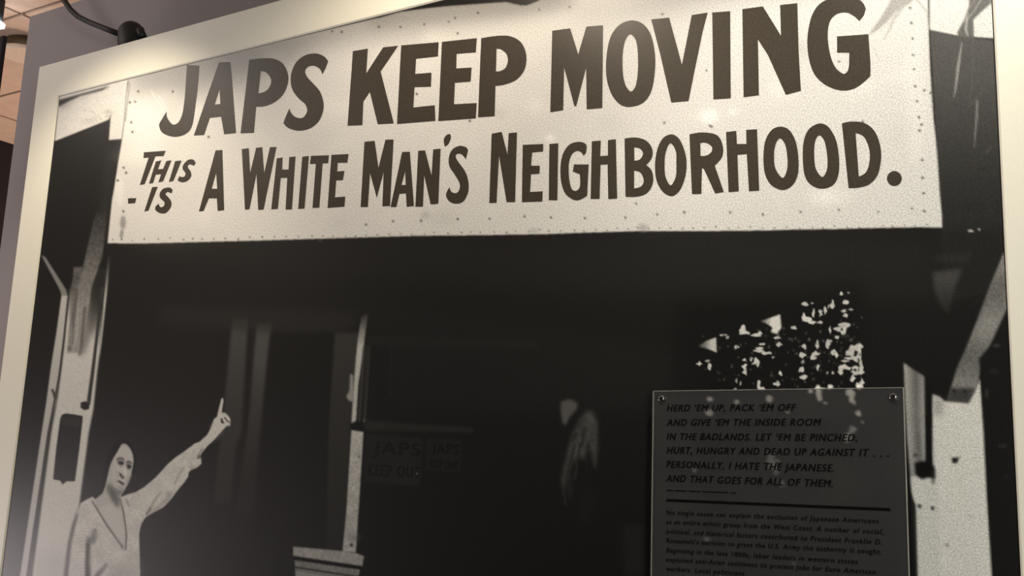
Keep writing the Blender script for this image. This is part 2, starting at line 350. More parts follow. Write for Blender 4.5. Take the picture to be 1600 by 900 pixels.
line('1434,675 1438,720', 6, 95, 2, .8)
for x, y, r, v in ((1492, 719, 5, 34), (1437, 791, 3.4, 60), (1457, 794, 3.2, 55), (1430, 711, 3, 70), (1480, 851, 4, 165), (1516, 806, 1.6, 150), (1497, 716, 2, 40)):
    blob(x, y, r, r, v, .9, .95, None, .15)
shape('1420,760 1431,790 1434,900 1440,1180 1420,1180 1418,900', 22, 1.2, 'print_surface', alpha=.9)
shape('1530,560 1600,480 1640,1200 1563,1200 1551,900 1543,775 1538,675', 24, 1.4)
blob(1556, 540, 6, 2, 90, 1.2, .7); blob(1542, 615, 2.5, 9, 70, 1.5, .7); blob(1566, 697, 7, 3, 55, 1.5, .7); blob(1572, 745, 3, 3, 50, 1.5, .6); blob(1553, 580, 8, 4, 42, 2, .7)
# sign board of the photograph
BN = '202,118 201,127 197,150 195,185 191,216 187,240 184,257 179,290 175,312 171,350 168,380 200,380.5 230,380.3 300,378.5 400,376 450,374.5 500,373 550,371.5 600,370 650,368.5 700,368 760,367.5 800,366.5 850,366 900,364 950,362.5 1000,361 1050,361 1100,361 1150,360.5 1200,360 1240,358.6 1300,358 1350,356.5 1400,355.6 1440,355 1472,355.6 1472,340 1469,310 1466,265 1463,225 1458,180 1453,100 1451,50 1450,0 1446,-60 1100,-60 880,-16 838,3 822,9 806,6 790,3 740,6 700,9 660,14 625,19 596,27'
shape(BN, 205, .7, 'sign_board')
shape('590,28 620,18 670,12 740,7 790,3 815,9 840,0 860,-40 560,-40', 22, 1.6, 'eave_shadow')
c_ = ID[...] == pid('sign_board')
# eave's shadow along the board's upper edge, stains and seams printed in the photograph
def shade(polys, val, b, a):
    keep = T.copy(); shape(polys, val, b, None, a); T[~c_] = keep[~c_]
shade('200,60 900,-60 900,12 760,36 640,55 560,62 500,72 430,112 330,140 262,160 204,150', 118, 17, .62)
shade('560,0 900,-60 900,8 800,25 640,35 580,44', 100, 9, .4)
shade('900,-60 1300,-60 1300,-10 1100,8 1020,26 900,34', 140, 16, .5)
for x, y, rx, ry, v, a in ((192, 348, 4, 11, 120, .7), (190, 365, 3, 8, 110, .6), (187, 300, 6, 26, 225, .5), (1110, 182, 14, 10, 246, .7), (1145, 175, 8, 6, 235, .5), (860, 216, 8, 6, 240, .6), (690, 341, 26, 9, 180, .5), (665, 336, 8, 6, 165, .5), (1005, 356, 7, 7, 150, .7), (500, 376, 3, 2, 80, .8), (835, 361, 8, 1.6, 110, .7), (1040, 300, 90, 26, 222, .3), (230, 200, 30, 50, 224, .5), (780, 178, 10, 10, 190, .5), (270, 345, 60, 18, 220, .4), (1430, 150, 14, 110, 222, .4), (1200, 300, 200, 12, 205, .3), (800, 300, 20, 14, 226, .5)):
    blob(x, y, rx, ry, v, max(1, rx/3), a, None, .25)
for k in range(60): blob(215+rng.random()*1220, 60+rng.random()*290, 8+rng.random()*25, 6+rng.random()*14, 212+rng.normal()*16, 7, .35)
line('203,130 199,160 196,190', 1.5, 110, .6, .7); line('1375,95 1362,70', 1, 150, .6, .5)
line('235,140 262,182', 1, 235, .5, .6); line('248,150 264,176', 1, 240, .5, .6)
# tacks
x = 176.
while x < 1465:
    y = np.interp(x, [168, 300, 500, 700, 900, 1000, 1200, 1472], [377, 375, 369.5, 364.5, 361, 357.5, 357, 352]) - 1
    blob(x, y+rng.normal()*1.2, 1.4, 1.3, 80+60*rng.random(), .35, .95); x += 14+rng.random()*8
for t in '651,147 690,133 592,42 626,42 534,50 519,49 663,38 701,34 711,28 747,20 715,52 842,15 890,11 1035,22 1104,110 1311,96 270,143 326,214 734,189 572,351 614,346 658,345 715,342 765,342 820,338 861,340 914,341 977,340 1027,335 1069,332 1141,332 1192,335 994,318 1251,331 1311,328 1372,331 1425,326 205,311 193,262 197,270 184,282 205,191 203,160 211,159 216,143 193,330 207,206 1422,12 1424,36 1426,60 1427,86 1428,108 1430,135 1444,141 1433,158 1436,183 1440,195 1437,204 1441,250 1441,278 1443,302 1454,145 1460,176 1444,330 1038,192 1109,196 1112,198 1348,190'.split():
    a, b_ = t.split(','); blob(float(a), float(b_), 2.3 if float(a) > 1400 else 1.7, 1.8, 60+30*rng.random(), .5, .95)
# palm leaf in front of the board
shape('1357,56 1366,42 1376,28 1390,4 1396,-20 1440,-20 1424,4 1408,14 1398,20 1386,34 1372,46', 155, 1.0, 'palm_leaf.001')
line('1412,8 1396,32 1388,50 1381,63', [6, 4, 3, 1], 165, .8, .8); line('1400,22 1384,42 1372,50', [3, 2, 1], 175, .8, .7)
line('1428,-6 1440,8 1449,20 1452,46', [4, 3, 3, 3], 160, .8, .8); line('1464,-10 1469,16', 2.5, 180, .9, .6); line('1366,62 1371,72 1366,80', 1.5, 190, .6, .6)
# ------------------------------------------------------------------ the woman in the print
shape('188,690 196,688 204,694 211,704 214,720 211,738 205,752 199,764 190,776 168,778 158,772 161,750 163,730 167,712 176,698', 25, 1.2, 'person_hair')
SK = 190
shape('165,758 170,740 206,740 199,757 193,768 189,775 192,790 197,830 196,862 191,856 167,821 152,797 143,783 150,779 160,771', 172, .8, 'person')
shape('312,690 323,680 329,669~ 334,655 339,651 341,642 344,630 346.5,622~ 348.8,623~ 349,628 347.5,637 346.5,645 351,645~ 356,649~ 359.5,654~ 360,660 359.5,665.5 354.5,665.5 350,670 344,677 338,684 332,690 325,696 316,707 310,718 303,712 302,694', 190, .7, 'person_hand')
shape('190,694.5~ 196.5,694~ 202,699~ 206.5,707~ 208.5,716~ 208,727~ 205.5,738~ 201,752~ 196,763~ 190,771~ 184,774~ 177,770 168,764 165,758 168,745~ 170,735~ 173,725~ 177,716~ 183,706~', 180, .8, 'person_face')
shape('190,693.5~ 196.5,693~ 202,699~ 206.5,707~ 204,704~ 196,697~ 188,700~', 150, .8, alpha=.4)
shape('168,764 172,750 176,758 184,766 192,766 190,772 184,775 176,771', 110, 2.2, alpha=.65)
line('168,762 174,771 179,781 183,790', [5, 8, 8, 4], 95, 2.2, .75)
shape('176,774 188,776 190,788 183,796 176,786', 110, 3, alpha=.6)
shape('182,719 186,715.5 191,715 194.8,719 194.3,726 189,729 184,725', 120, 1.0, alpha=.85)
line('181.5,718.5 186,715.4 190.5,715.6 194,718.5', [1.2, 1.9, 2.0, 1.2], 72, .5)
shape('184,722 188,720.4 193.6,722.6 191.6,726.2 187,726', 46, .6)
shape('197.3,721.5 201,720.3 205.3,723 206.3,730 203,734.5 198.5,733.5 196.5,728', 112, 1.0, alpha=.85)
line('197.5,722 201.5,720.6 206,724', [1.4, 2, 1.4], 66, .5)
shape('198.2,727.5 201.5,726 205.5,728.5 203.6,732 199.4,731.4', 44, .6)
shape('185.3,737 187.5,739.5 190.5,742 193.5,743.5 194.5,746 191.5,749 189.5,746.5 187,743.5', 88, .7); blob(188.5, 741.3, 1.5, 1.6, 38, .4)
shape('195,727 198,735 197,742 194,744 193,735', 205, 1.0, alpha=.7)
shape('183,750.5 187,750.6 191,753 194.3,755.5 193.6,758.5 189.5,757 186,754', 68, .6); shape('179,752 184,751 185,755', 125, 1, alpha=.7)
shape('184,759 192,760 191,763 185,762', 128, 1, alpha=.6)
shape('200,745 206,738 200,757 194,768 190,770', 135, 2, alpha=.5); shape('172,728 176,720 174,745 169,755', 150, 2, alpha=.5)
# blouse: body, sleeves
BL = '144.5,776 148,779 152,797 167,821 191,857 196,860 198,835 193,797 188,777 200,772 212,769 225,761 236,752 245,744 262,725 275,714 287,706 296,699 304,694 308,693 306,702 308,712 311,717 314,714 314.8,725 307,731 299,734 295,738 294,745 288,754 281,762 274,771 269,778 262,786 255,793 243,799 234,804 227,809 222,817 219,826 217.5,836 218.5,869 219,900 222,1100 120,1120 104,900 105,890 107,870 109,850 113,832 116,818 120,802 126,786 136,780'
shape(BL, lambda u, v: 190 - 6*np.sin(u/9.)*np.sin(v/7.), .8, 'person_blouse', rough=5)
sel = (ID == pid('person_blouse')) & (vv > 818)
T[sel] += (5*np.sin(vv*2*np.pi/5.2+uu*.05)*(np.clip((150-uu)/20, .25, 1)))[sel]
line('143.5,782 154,799 167,820.6 180,838 192,855', [1.6, 2.2, 2.8, 2.2, 2], 78, .7)
line('187,778 192,797 196,822 197.8,838 196.5,860', [1.8, 2.4, 2, 1.8, 1.5], 90, .7)
shape('152,795 188,780 196,835 191,855', 196, 3, alpha=.5)
line('287,730 278,745 272,757', 2.2, 120, 1.2, .7); line('252,768 242,781 233,797', [2, 3, 3], 122, 1.4, .7)
shape('225,808 245,798 262,784 270,770 276,760 262,776 246,790', 135, 2, alpha=.6); blob(264, 772, 5, 4, 125, 2, .5)
line('228,804 236,794', 2.5, 80, 1, .8); blob(300, 730, 5, 3, 140, 1.4, .6); line('311,711 309,717', 3, 60, .9, .8)
line('197,780 203,793', 2.5, 120, 1.2, .7); line('317,700 310,712', 3, 105, 1.4, .7)
shape('135,846 139,850 137.5,876 139.5,902 137,1050 126,1050 133.5,902 134,870', 62, 1.5); blob(145, 840, 3.4, 9, 90, 2, .8); blob(149, 829, 3, 3, 120, 1, .7)
line('168,880 160,890 152,899 140,940', [3, 6, 8, 8], 85, 2, .8); line('178,900 172,905', 4, 100, 1.5, .8)
shape('170,885 219,880 220,1100 170,1100', 150, 8, alpha=.5)
shape('344.5,653.5 347.5,654 349,659 351,660 349,662 345.5,661', 62, .5); line('350.5,652 355,657.5 359.5,660.5', [2, 2, 1.6], 62, .5, .95)
shape('339,684 351,672 347,680 334,694', 110, 1.5, alpha=.6); line('327,668 333,660', 1.3, 155, .8, .6); line('348,645 350.5,650', 1, 150, .5, .7)
line('121,803 115,822 109,850 106,872 103,900 100,960', [3, 5, 5, 6, 7, 8], 80, 1.6, .85)
shape('168,757 176,762 186,766 195,764 191,771 184,775 176,770', 105, 2.0, alpha=.6)
line('169,760 176,771 182,782 184,792', [5, 8, 9, 4], 84, 2.2, .7)
line('166,750 168,759 172,768', [2, 3, 3], 120, 1.2, .7)
shape('136,838 142,842 140.5,870 142,902 140,1050 128,1050 134,902 135,868', 66, 2, alpha=.8)
line('147,826 150,838 146,850', [3, 6, 3], 110, 1.8, .7); line('160,845 152,862', 3, 150, 2, .5)
line('200,756 206,742', 3, 130, 1.4, .5); line('182,735 184,744 181,750', 2, 150, 1, .5)
sel = (ID == pid('person_blouse')) & (vv > 800)
T[sel] += (9*np.sin(vv*2*np.pi/4.6+uu*.12)*np.sin(uu*2*np.pi/5.5)*(np.clip((190-uu)/50, .2, 1)))[sel]
# clip
T = np.clip(T*(.88+.12*np.clip((T-45)/60, 0, 1)), 8, 248)
# ------------------------------------------------------------------ the mural
XL, XR = at(93, 151).x, at(1549, 0).x; ZT = (at(93, 151).z + at(1549, 0).z)/2
ZT = at(93, 151).z; ZB = .85; BW = .135
mural = empty('photo_mural', ((XL+XR)/2, .12, ZB-BW))
tag(mural, 'large framed black-and-white exhibit photograph with cream border and hand-lettered signboard, on grey wall', 'photograph')
TL = lin
def tl(a):
    a = a/255.0; return np.where(a <= .04045, a/12.92, ((a+.055)/1.055)**2.4)
LT = tl(T)
f_ = 20
def project(X, Z):                            # plane point -> pixel
    d = np.stack([X-CAM.x, np.full_like(X, -CAM.y), Z-CAM.z], -1) @ np.array(R3)   # R3^T applied
    return 800 - F*d[..., 0]/d[..., 2], 450 + F*d[..., 1]/d[..., 2]
h = .0028; nx = int(math.ceil((XR-XL)/h)); hx = (XR-XL)/nx
zs_vis = at(0, 905).z; nz = int(math.ceil((ZT-zs_vis)/h)); hz = h
def rect_px(u0, v0, u1, v1):
    P4 = [at(a, b) for a in (u0, u1) for b in (v0, v1)]
    i0 = int((min(p.x for p in P4)-XL)/hx); i1 = int((max(p.x for p in P4)-XL)/hx)+1
    j0 = int((ZT-max(p.z for p in P4))/hz); j1 = int((ZT-min(p.z for p in P4))/hz)+1
    return max(i0, 0), max(j0, 0), min(i1, nx), min(j1, nz)
fine = [rect_px(100, 612, 366, 905), rect_px(1085, 455, 1350, 625)]
BATCH = {}
def add_grid(i0, j0, i1, j1, sx, sz, skip=()):
    nxx, nzz = int(round((i1-i0)*hx/sx)), int(round((j1-j0)*hz/sz))
    X = XL + i0*hx + np.arange(nxx+1)*sx; Z = ZT - j0*hz - np.arange(nzz+1)*sz
    X = np.minimum(X, XR)
    XX, ZZ = np.meshgrid(X, Z); u, v = project(XX, ZZ)
    fu = np.clip(u-U0-.5, 0, W_-2.001); fv = np.clip(v-V0-.5, 0, H_-2.001); iu = fu.astype(int); iv = fv.astype(int); a = fu-iu; b = fv-iv
    col = LT[iv, iu]*(1-a)*(1-b) + LT[iv, iu+1]*a*(1-b) + LT[iv+1, iu]*(1-a)*b + LT[iv+1, iu+1]*a*b
    uc = (u[:-1, :-1]+u[1:, 1:])/2; vc = (v[:-1, :-1]+v[1:, 1:])/2
    ids = ID[np.clip((vc-V0).astype(int), 0, H_-1), np.clip((uc-U0).astype(int), 0, W_-1)]
    ok = np.ones_like(ids, bool)
    for (a0, b0, a1, b1) in skip: ok[b0-j0:b1-j0, a0-i0:a1-i0] = False
    q = np.arange((nxx+1)*(nzz+1)).reshape(nzz+1, nxx+1)
    quads = np.stack([q[:-1, :-1], q[1:, :-1], q[1:, 1:], q[:-1, 1:]], -1)
    for k in np.unique(ids):
        s = (ids == k) & ok
        if s.any(): BATCH.setdefault(int(k), []).append((XX.ravel(), ZZ.ravel(), col.ravel(), quads[s]))
add_grid(0, 0, nx, nz, hx, hz, fine)
for r in fine: add_grid(*r, hx/2, hz/2)
zrest = (ZT-nz*hz)-ZB; nzr = 24
hz_, nz_ = hz, nz
def add_rest():
    X = XL + np.arange(0, nx+1, 8)*hx; X[-1] = XR; Z = (ZT-nz*hz) - np.arange(nzr+1)*zrest/nzr
    XX, ZZ = np.meshgrid(X, Z); u, v = project(XX, ZZ)
    col = LT[np.clip((v-V0).astype(int), 0, H_-1), np.clip((u-U0).astype(int), 0, W_-1)]
    n = len(X); q = np.arange(n*(nzr+1)).reshape(nzr+1, n)
    quads = np.stack([q[:-1, :-1], q[1:, :-1], q[1:, 1:], q[:-1, 1:]], -1).reshape(-1, 4)
    BATCH.setdefault(0, []).append((XX.ravel(), ZZ.ravel(), col.ravel(), quads))
add_rest()
def tone_mesh(name, batch, parent, y=0.0):
    Vx, Vz, Vc, Q = [], [], [], []; off = 0
    for X, Z, c, q in batch:
        un, inv = np.unique(q.ravel(), return_inverse=True)
        Vx.append(X[un]); Vz.append(Z[un]); Vc.append(c[un]); Q.append(inv.reshape(-1, 4)+off); off += len(un)
    X = np.concatenate(Vx); Z = np.concatenate(Vz); c = np.concatenate(Vc); Q = np.concatenate(Q)
    me = bpy.data.meshes.new(name); me.vertices.add(len(X)); me.loops.add(Q.size); me.polygons.add(len(Q))
    me.vertices.foreach_set('co', np.stack([X, np.full_like(X, y), Z], -1).ravel().astype(np.float32))
    me.loops.foreach_set('vertex_index', Q.ravel().astype(np.int32))
    me.polygons.foreach_set('loop_start', (np.arange(len(Q))*4).astype(np.int32))
    me.polygons.foreach_set('loop_total', np.full(len(Q), 4, np.int32))
    at_ = me.color_attributes.new('tone', 'FLOAT_COLOR', 'POINT')
    at_.data.foreach_set('color', np.stack([c*1.0, c*.975, c*.935, np.ones_like(c)], -1).ravel().astype(np.float32))
    me.update(); me.validate(); return link(name, me, M['print'], parent)
PLAB = {'sign_board': 'printed white signboard with dark hand-painted lettering', 'person_face': None}
base = tone_mesh('print_surface', BATCH[0], mural)
OBJ = {'print_surface': base}
order = [n for n in NAMES if n != 'print_surface' and NAMES.index(n) in BATCH]
order.sort(key=lambda n: 0 if n == 'person' else 1)
for n in order:
    par = OBJ['person'] if n.startswith('person_') else mural
    nm = n.replace('person_', '').split('.')[0]
    OBJ[n] = tone_mesh(nm, BATCH[NAMES.index(n)], par)
for n, l in (('sign_board', 'printed pale signboard with dark painted capitals'), ('person', 'printed figure of a person in light blouse, arm raised and finger pointing at the sign'),
             ('mailbox', 'dark letterbox on the white post'), ('foliage', 'dark leaves with pale sky showing through'), ('curtain', 'pale curtain in the dark porch'),
             ('blouse', 'light knitted blouse with open collar')):
    if n in OBJ: OBJ[n]['label'] = l
box('backing_board', (XL-.01, .004, ZB-.01), (XR+.01, .03, ZT+.01), M['edge'], mural)
ring_frame('border', XL-BW, XR+BW, ZB-BW, ZT+BW, BW-.0022, -.004, .03, M['border'], mural)
for x in (XL+.3, (XL+XR)/2, XR-.3):
    for z in (ZB+.3, ZT-.3):
        tube('wall_standoff', [(x, .03, z), (x, .215, z)], .018, M['steel'], mural, 12)
# hand-painted letters of the sign, each one its own outline
def flat(name, loops, m, parent, y):
    pts = [[at(*p) for p in L] for L in loops]
    vs = [Vector((p.x, y, p.z)) for L in pts for p in L]
    tri = tessellate_polygon([[Vector((p.x, p.z, 0)) for p in L] for L in pts])
    bm = bmesh.new(); bv = [bm.verts.new(v) for v in vs]
    for t in tri:
        try: f = bm.faces.new([bv[i] for i in t])
        except ValueError: continue
    bm.normal_update()
    for f in bm.faces:
        if f.normal.y > 0: f.normal_flip()
    me = bpy.data.meshes.new(name); bm.to_mesh(me); bm.free(); return link(name, me, m, parent)
LET = {
 (5, 240, 70): ['262,158 358,163 350,280 338,400~ 305,620~ 262,690~ 170,720~ 75,692~ 44,630~ 70,575~ 104,520 108,570~ 150,622~ 195,605~ 225,540~ 242,430~ 252,300',
  '512,138 600,135 612,260 645,690 552,700 528,562 440,572 395,705 315,710 430,370|516,345 522,462 478,468',
  '748,118 850,106~ 950,112~ 1020,160~ 1055,260~ 1025,370~ 960,440~ 880,478~ 803,485 785,688 680,692|838,208 878,215~ 915,260~ 915,310~ 880,360~ 820,380',
  '1365,130 1330,90~ 1270,68~ 1190,80~ 1120,130~ 1080,210~ 1072,290~ 1090,360~ 1140,425~ 1185,465~ 1200,520~ 1165,570~ 1110,565~ 1075,530~ 1062,497 1040,545 1015,610 1050,648~ 1130,672~ 1220,655~ 1290,600~ 1325,520~ 1328,450~ 1300,365~ 1245,300~ 1200,250~ 1185,205~ 1210,172~ 1255,165~ 1300,190~ 1318,232 1345,185'],
 (5, 530, 50): ['108,150 225,130 213,322 345,120 462,108 325,310 428,715 302,722 240,470 190,545 182,728 66,733',
  '485,105 778,80 772,192 602,210 595,328 722,318 718,428 590,432 580,590 748,572 752,695 452,720',
  '803,78 1076,48 1068,160 918,172 915,285 1035,278 1028,388 905,398 898,565 1075,555 1068,675 775,697',
  '1110,50 1220,32~ 1330,32~ 1420,80~ 1462,180~ 1450,290~ 1390,370~ 1300,410~ 1222,422 1215,658 1085,668|1230,132 1270,140~ 1308,175~ 1318,230~ 1300,280~ 1260,305~ 1225,308'],
 (5, 840, 10): ['115,190 255,172 318,375 382,158 512,148 506,795 384,805 380,480 302,780 288,780 208,480 200,812 100,828',
  '735,110~ 640,145~ 570,240~ 538,400~ 540,560~ 580,690~ 650,770~ 735,785~ 830,750~ 890,660~ 918,500~ 915,350~ 880,210~ 820,135~|725,220~ 685,270~ 665,380~ 668,530~ 690,620~ 730,665~ 765,625~ 782,530~ 785,400~ 770,270~',
  '888,102 1028,88 1128,455 1205,68 1330,48 1290,200 1220,540 1180,740 1045,752 960,380', '1365,48 1505,38 1510,718 1374,728'],
 (5, 1080, 0): ['400,72 560,50 702,280 695,40 830,25 840,400 858,710 740,742 600,430 522,310 530,745 410,760',
  '1365,70 1340,20~ 1290,-15~ 1200,-28~ 1100,-18~ 1000,35~ 940,130~ 912,260~ 908,360~ 925,480~ 970,590~ 1060,670~ 1180,708~ 1290,685~ 1400,595 1402,500 1385,268 1140,285 1140,412 1235,412 1235,480 1225,550~ 1190,577~ 1130,530~ 1090,440~ 1068,300~ 1080,180~ 1130,115~ 1210,98~ 1270,125~ 1315,165 1350,120'],
 (5, 190, 190): ['175,240 345,228 328,270 265,272 180,490 143,495 212,282 172,285', '268,312 312,303 285,372 325,370 350,308 390,303 325,468 288,475 310,412 268,415 245,482 215,485', '420,308 470,305 405,465 370,472',
  '580,325 560,297~ 520,300~ 485,335~ 478,370~ 500,405~ 490,430~ 465,432~ 452,425 438,460 480,475~ 520,460~ 545,425~ 540,390~ 518,355~ 530,335~ 565,345',
  '240,512 283,510 210,697 178,703', '400,535 375,515~ 325,525~ 298,565~ 305,600~ 335,630~ 330,660~ 305,668~ 290,640 265,665 262,690 300,715~ 345,715~ 385,670~ 388,625~ 365,590~ 345,568~ 360,550~ 390,562',
  '50,600 115,598 105,638 52,640', '735,225 788,222 802,692 752,698 745,600 682,600 640,700 605,702|740,400 748,525 705,525',
  '940,215 995,208 1005,400 1052,205 1100,200 1115,400 1160,200 1212,198 1110,688 1068,690 1055,410 1000,685 965,690',
  '1213,288 1260,280 1255,375 1305,375 1310,278 1360,272 1332,685 1282,688 1295,440 1245,440 1222,682 1170,686', '1412,275 1465,268 1430,680 1380,682'],
 (5, 480, 180): ['30,318 172,313 165,375 122,378 96,722 42,725 68,380 22,382', '190,310 325,303 315,372 240,372 236,440 292,435 280,508 228,510 218,642 298,636 292,715 160,725',
  '448,208 528,200 558,410 612,192 676,190 648,710 588,712 598,445 545,648 492,455 475,718 418,718', '742,288 803,285 835,710 778,716 772,612 722,615 697,718 652,718|766,440 770,545 738,545',
  '868,278 922,275 972,470 985,268 1043,262 1025,692 965,698 915,470 905,715 846,716', '1118,150~ 1090,155~ 1068,190~ 1075,245 1100,230~ 1122,185~',
  '1258,275 1240,250~ 1190,240~ 1135,268~ 1108,330~ 1112,400~ 1150,460~ 1190,530~ 1190,580~ 1165,608~ 1130,600~ 1112,562 1090,600 1088,640~ 1120,680~ 1175,692~ 1225,670~ 1258,600~ 1260,520~ 1235,440~ 1185,370~ 1162,330~ 1170,305~ 1205,305~ 1240,345'],
 (5, 750, 180): ['92,145 170,130 215,305 225,140 290,135 275,680 208,680 150,320 130,685 73,688', '335,232 495,225 493,285 408,292 400,395 468,395 466,458 400,462 392,600 490,595 488,675 328,680', '543,225 612,220 605,665 538,665',
  '835,250 820,220~ 770,208~ 700,230~ 650,300~ 630,400~ 635,520~ 665,610~ 720,655~ 770,665~ 838,630 850,385 735,385 725,440 780,462 782,555~ 755,590~ 720,580~ 698,500~ 695,380~ 720,305~ 760,280~ 790,290~ 808,318 830,295',
  '875,205 945,198 940,320 1000,315 1000,195 1062,188 1072,652 1003,656 998,385 943,388 935,655 865,655',
  '1130,183 1220,175~ 1300,200~ 1345,260~ 1345,330~ 1300,390 1345,440~ 1352,530~ 1310,605~ 1240,635~ 1138,638|1205,252 1250,262~ 1275,300~ 1250,345~ 1207,355|1205,435 1255,450~ 1280,510~ 1260,555~ 1205,572',
  '1500,150~ 1430,180~ 1385,270~ 1368,390~ 1380,510~ 1430,600~ 1500,633~ 1560,590~ 1600,500~ 1615,400~ 1605,300~ 1560,190~|1488,220~ 1452,290~ 1443,380~ 1450,480~ 1490,548~ 1530,480~ 1535,380~ 1530,280~'],
 (5, 1040, 160): ['187,250 290,235~ 400,255~ 445,330~ 445,420~ 385,495 455,700 388,712 300,520 285,515 280,715 207,718|272,318 320,318~ 360,345~ 360,385~ 320,415~ 274,418',
  '473,232 553,222 558,325 632,325 630,215 715,210 732,690 652,695 635,405 562,410 572,695 493,702',
  '900,190~ 830,215~ 780,300~ 765,420~ 775,550~ 820,640~ 910,685~ 990,650~ 1035,560~ 1038,430~ 1015,300~ 965,215~|895,282~ 860,330~ 848,420~ 860,520~ 915,590~ 948,530~ 952,440~ 935,330~',
  '1200,165~ 1120,210~ 1080,300~ 1072,420~ 1085,560~ 1130,640~ 1220,675~ 1310,645~ 1352,560~ 1355,430~ 1330,290~ 1270,190~|1200,258~ 1168,310~ 1162,420~ 1175,520~ 1225,583~ 1262,520~ 1262,410~ 1240,300~'],
 (1, 0, 0): ['1315.5,193 1330,190~ 1350,192~ 1365,203~ 1374,222~ 1377,245~ 1372,272~ 1360,287~ 1343,293~ 1326,294|1337,208 1350,214~ 1358,232~ 1359,250~ 1354,268~ 1342,276',
  '1397.5,267.3~ 1389.3,270.8~ 1385.9,279~ 1389.3,287.2~ 1397.5,290.7~ 1405.7,287.2~ 1409.1,279~ 1405.7,270.8~']}
sign = OBJ['sign_board']
for (s, ox, oy), L in LET.items():
    for t in L:
        flat('letter', [parse(q, s, ox, oy) for q in t.split('|')], M['ink'], sign, -.0006)
# ------------------------------------------------------------------ typeset text
def text_mesh(s, bold=.0, shear=0.0):
    cu = bpy.data.curves.new('txt', 'FONT'); cu.body = s; cu.size = 1; cu.offset = bold; cu.shear = shear; cu.resolution_u = 3; cu.space_character = 1.16; cu.space_word = 1.1
    o = bpy.data.objects.new('txt', cu); C.objects.link(o); dg = bpy.context.evaluated_depsgraph_get(); dg.update()
    me = bpy.data.meshes.new_from_object(o.evaluated_get(dg)); bpy.data.objects.remove(o); bpy.data.curves.remove(cu); return me
def place_text(name, s, pl, pr, capx, y, m, parent, bold=.012, shear=.22, caph=.73, over=0):
    """pl, pr: pixels of the baseline's ends; capx: cap height in pixels"""
    me = text_mesh(s, bold, shear); n = len(me.vertices); co = np.empty(n*3, np.float32); me.vertices.foreach_get('co', co); co = co.reshape(-1, 3)
    A, B = at(pl[0], pl[1], y), at(pr[0], pr[1], y); up = at(pl[0], pl[1]-capx, y); hgt = (up-A).length
    x0, x1 = co[:, 0].min(), co[:, 0].max(); k = (B-A).length/(x1-x0); d = (B-A).normalized(); ky = hgt/caph
    for i, v in enumerate(me.vertices):
        p = A + d*((co[i, 0]-x0)*k) + Vector((0, 0, co[i, 1]*ky)); v.co = (p.x, y, p.z)
    me.name = name; me.update()
    if over:
        bm = bmesh.new()
        for q, (qx, qz) in enumerate(((-1, 0), (1, 0), (0, .6), (0, -.6), (0, 0))):
            k0 = len(bm.verts); bm.from_mesh(me); bm.verts.ensure_lookup_table()
            for v in bm.verts[k0:]: v.co += d*(qx*over) + Vector((0, q*1e-5, qz*over))
        bm.to_mesh(me); bm.free()
    return link(name, me, m, parent)
for s, a, b, c in (('JAPS', (582, 708), (656, 712), 20), ('KEEP OUT', (574, 742), (656, 747), 18)):
    place_text('notice_lettering', s, a, b, c, -.0005, M['faint'], OBJ['window_notice'], .01, 0)
for s, a, b, c in (('JAPS', (674, 707), (716, 710), 16), ('KEEP OUT', (672, 730), (714, 733), 13)):
    place_text('notice_lettering', s, a, b, c, -.0005, M['faint'], OBJ['window_notice.001'], .01, 0)
# ------------------------------------------------------------------ acrylic text panel in front of the mural
PY = -.034; TH = .006
a = at(1021, 611, PY); b = at(1411, 606, PY); c = at(1420, 900, PY)
zt = (a.z+b.z)/2; zb = zt - .78
tp = empty('text_panel', ((a.x+b.x)/2, PY, zb)); tag(tp, 'smoked translucent acrylic text panel with black italic quotation, pinned over the mural\'s lower right', 'panel')
box('acrylic_sheet', (a.x, PY, zb), (b.x, PY+TH, zt), M['acrylic'], tp, .0008)
for nm, p0, p1 in (('polished_edge', (a.x-.0009, PY-.0004, zb), (a.x+.0003, PY+TH+.0004, zt)), ('polished_edge', (b.x-.0003, PY-.0004, zb), (b.x+.0009, PY+TH+.0004, zt)), ('polished_edge', (a.x, PY-.0004, zt-.0003), (b.x, PY+TH+.0004, zt+.0007))):
    box(nm, p0, p1, M['pale_edge'], tp)
for u, v in ((1033, 623), (1395, 620)):
    q = at(u, v, PY-.004)
    for zz in (q.z, zb+.025):
        sp = tube('standoff_cap', [(q.x, PY-.005, zz), (q.x, PY-.004, zz), (q.x, PY, zz)], [.0052, .007, .0074], M['steel'], tp, 20)
        tube('standoff_barrel', [(q.x, PY+TH, zz), (q.x, -.0004, zz)], .006, M['steel'], sp, 16)
YT = PY-.0006
def bar(name, p0, p1, hh, parent):
    A, B = at(*p0, YT), at(*p1, YT)
    A2 = at(p0[0], p0[1]+hh, YT)
    k = A.z-A2.z; me = bpy.data.meshes.new(name)
    me.from_pydata([(A.x, YT, A.z-k), (B.x, YT, B.z-k), (B.x, YT, B.z), (A.x, YT, A.z)], [], [(0, 1, 2, 3)]); return link(name, me, M['text'], parent)
LN = [("HERD \u2018EM UP, PACK \u2018EM OFF", (1042, 642.5), (1244, 642), 10.6), ("AND GIVE \u2018EM THE INSIDE ROOM", (1042, 665), (1283, 665), 10.6),
      ("IN THE BADLANDS. LET \u2018EM BE PINCHED,", (1042, 687), (1339, 689.5), 10.8), ("HURT, HUNGRY AND DEAD UP AGAINST IT", (1042, 708.5), (1358, 713), 10.8),
      ("PERSONALLY, I HATE THE JAPANESE.", (1041, 730.5), (1303, 737), 11), ("AND THAT GOES FOR ALL OF THEM.", (1041, 752.5), (1301, 761), 11)]
for s, p, q, ch in LN: place_text('quote_line', s, p, q, ch, YT, M['text'], tp, 0, .25, over=.0006)
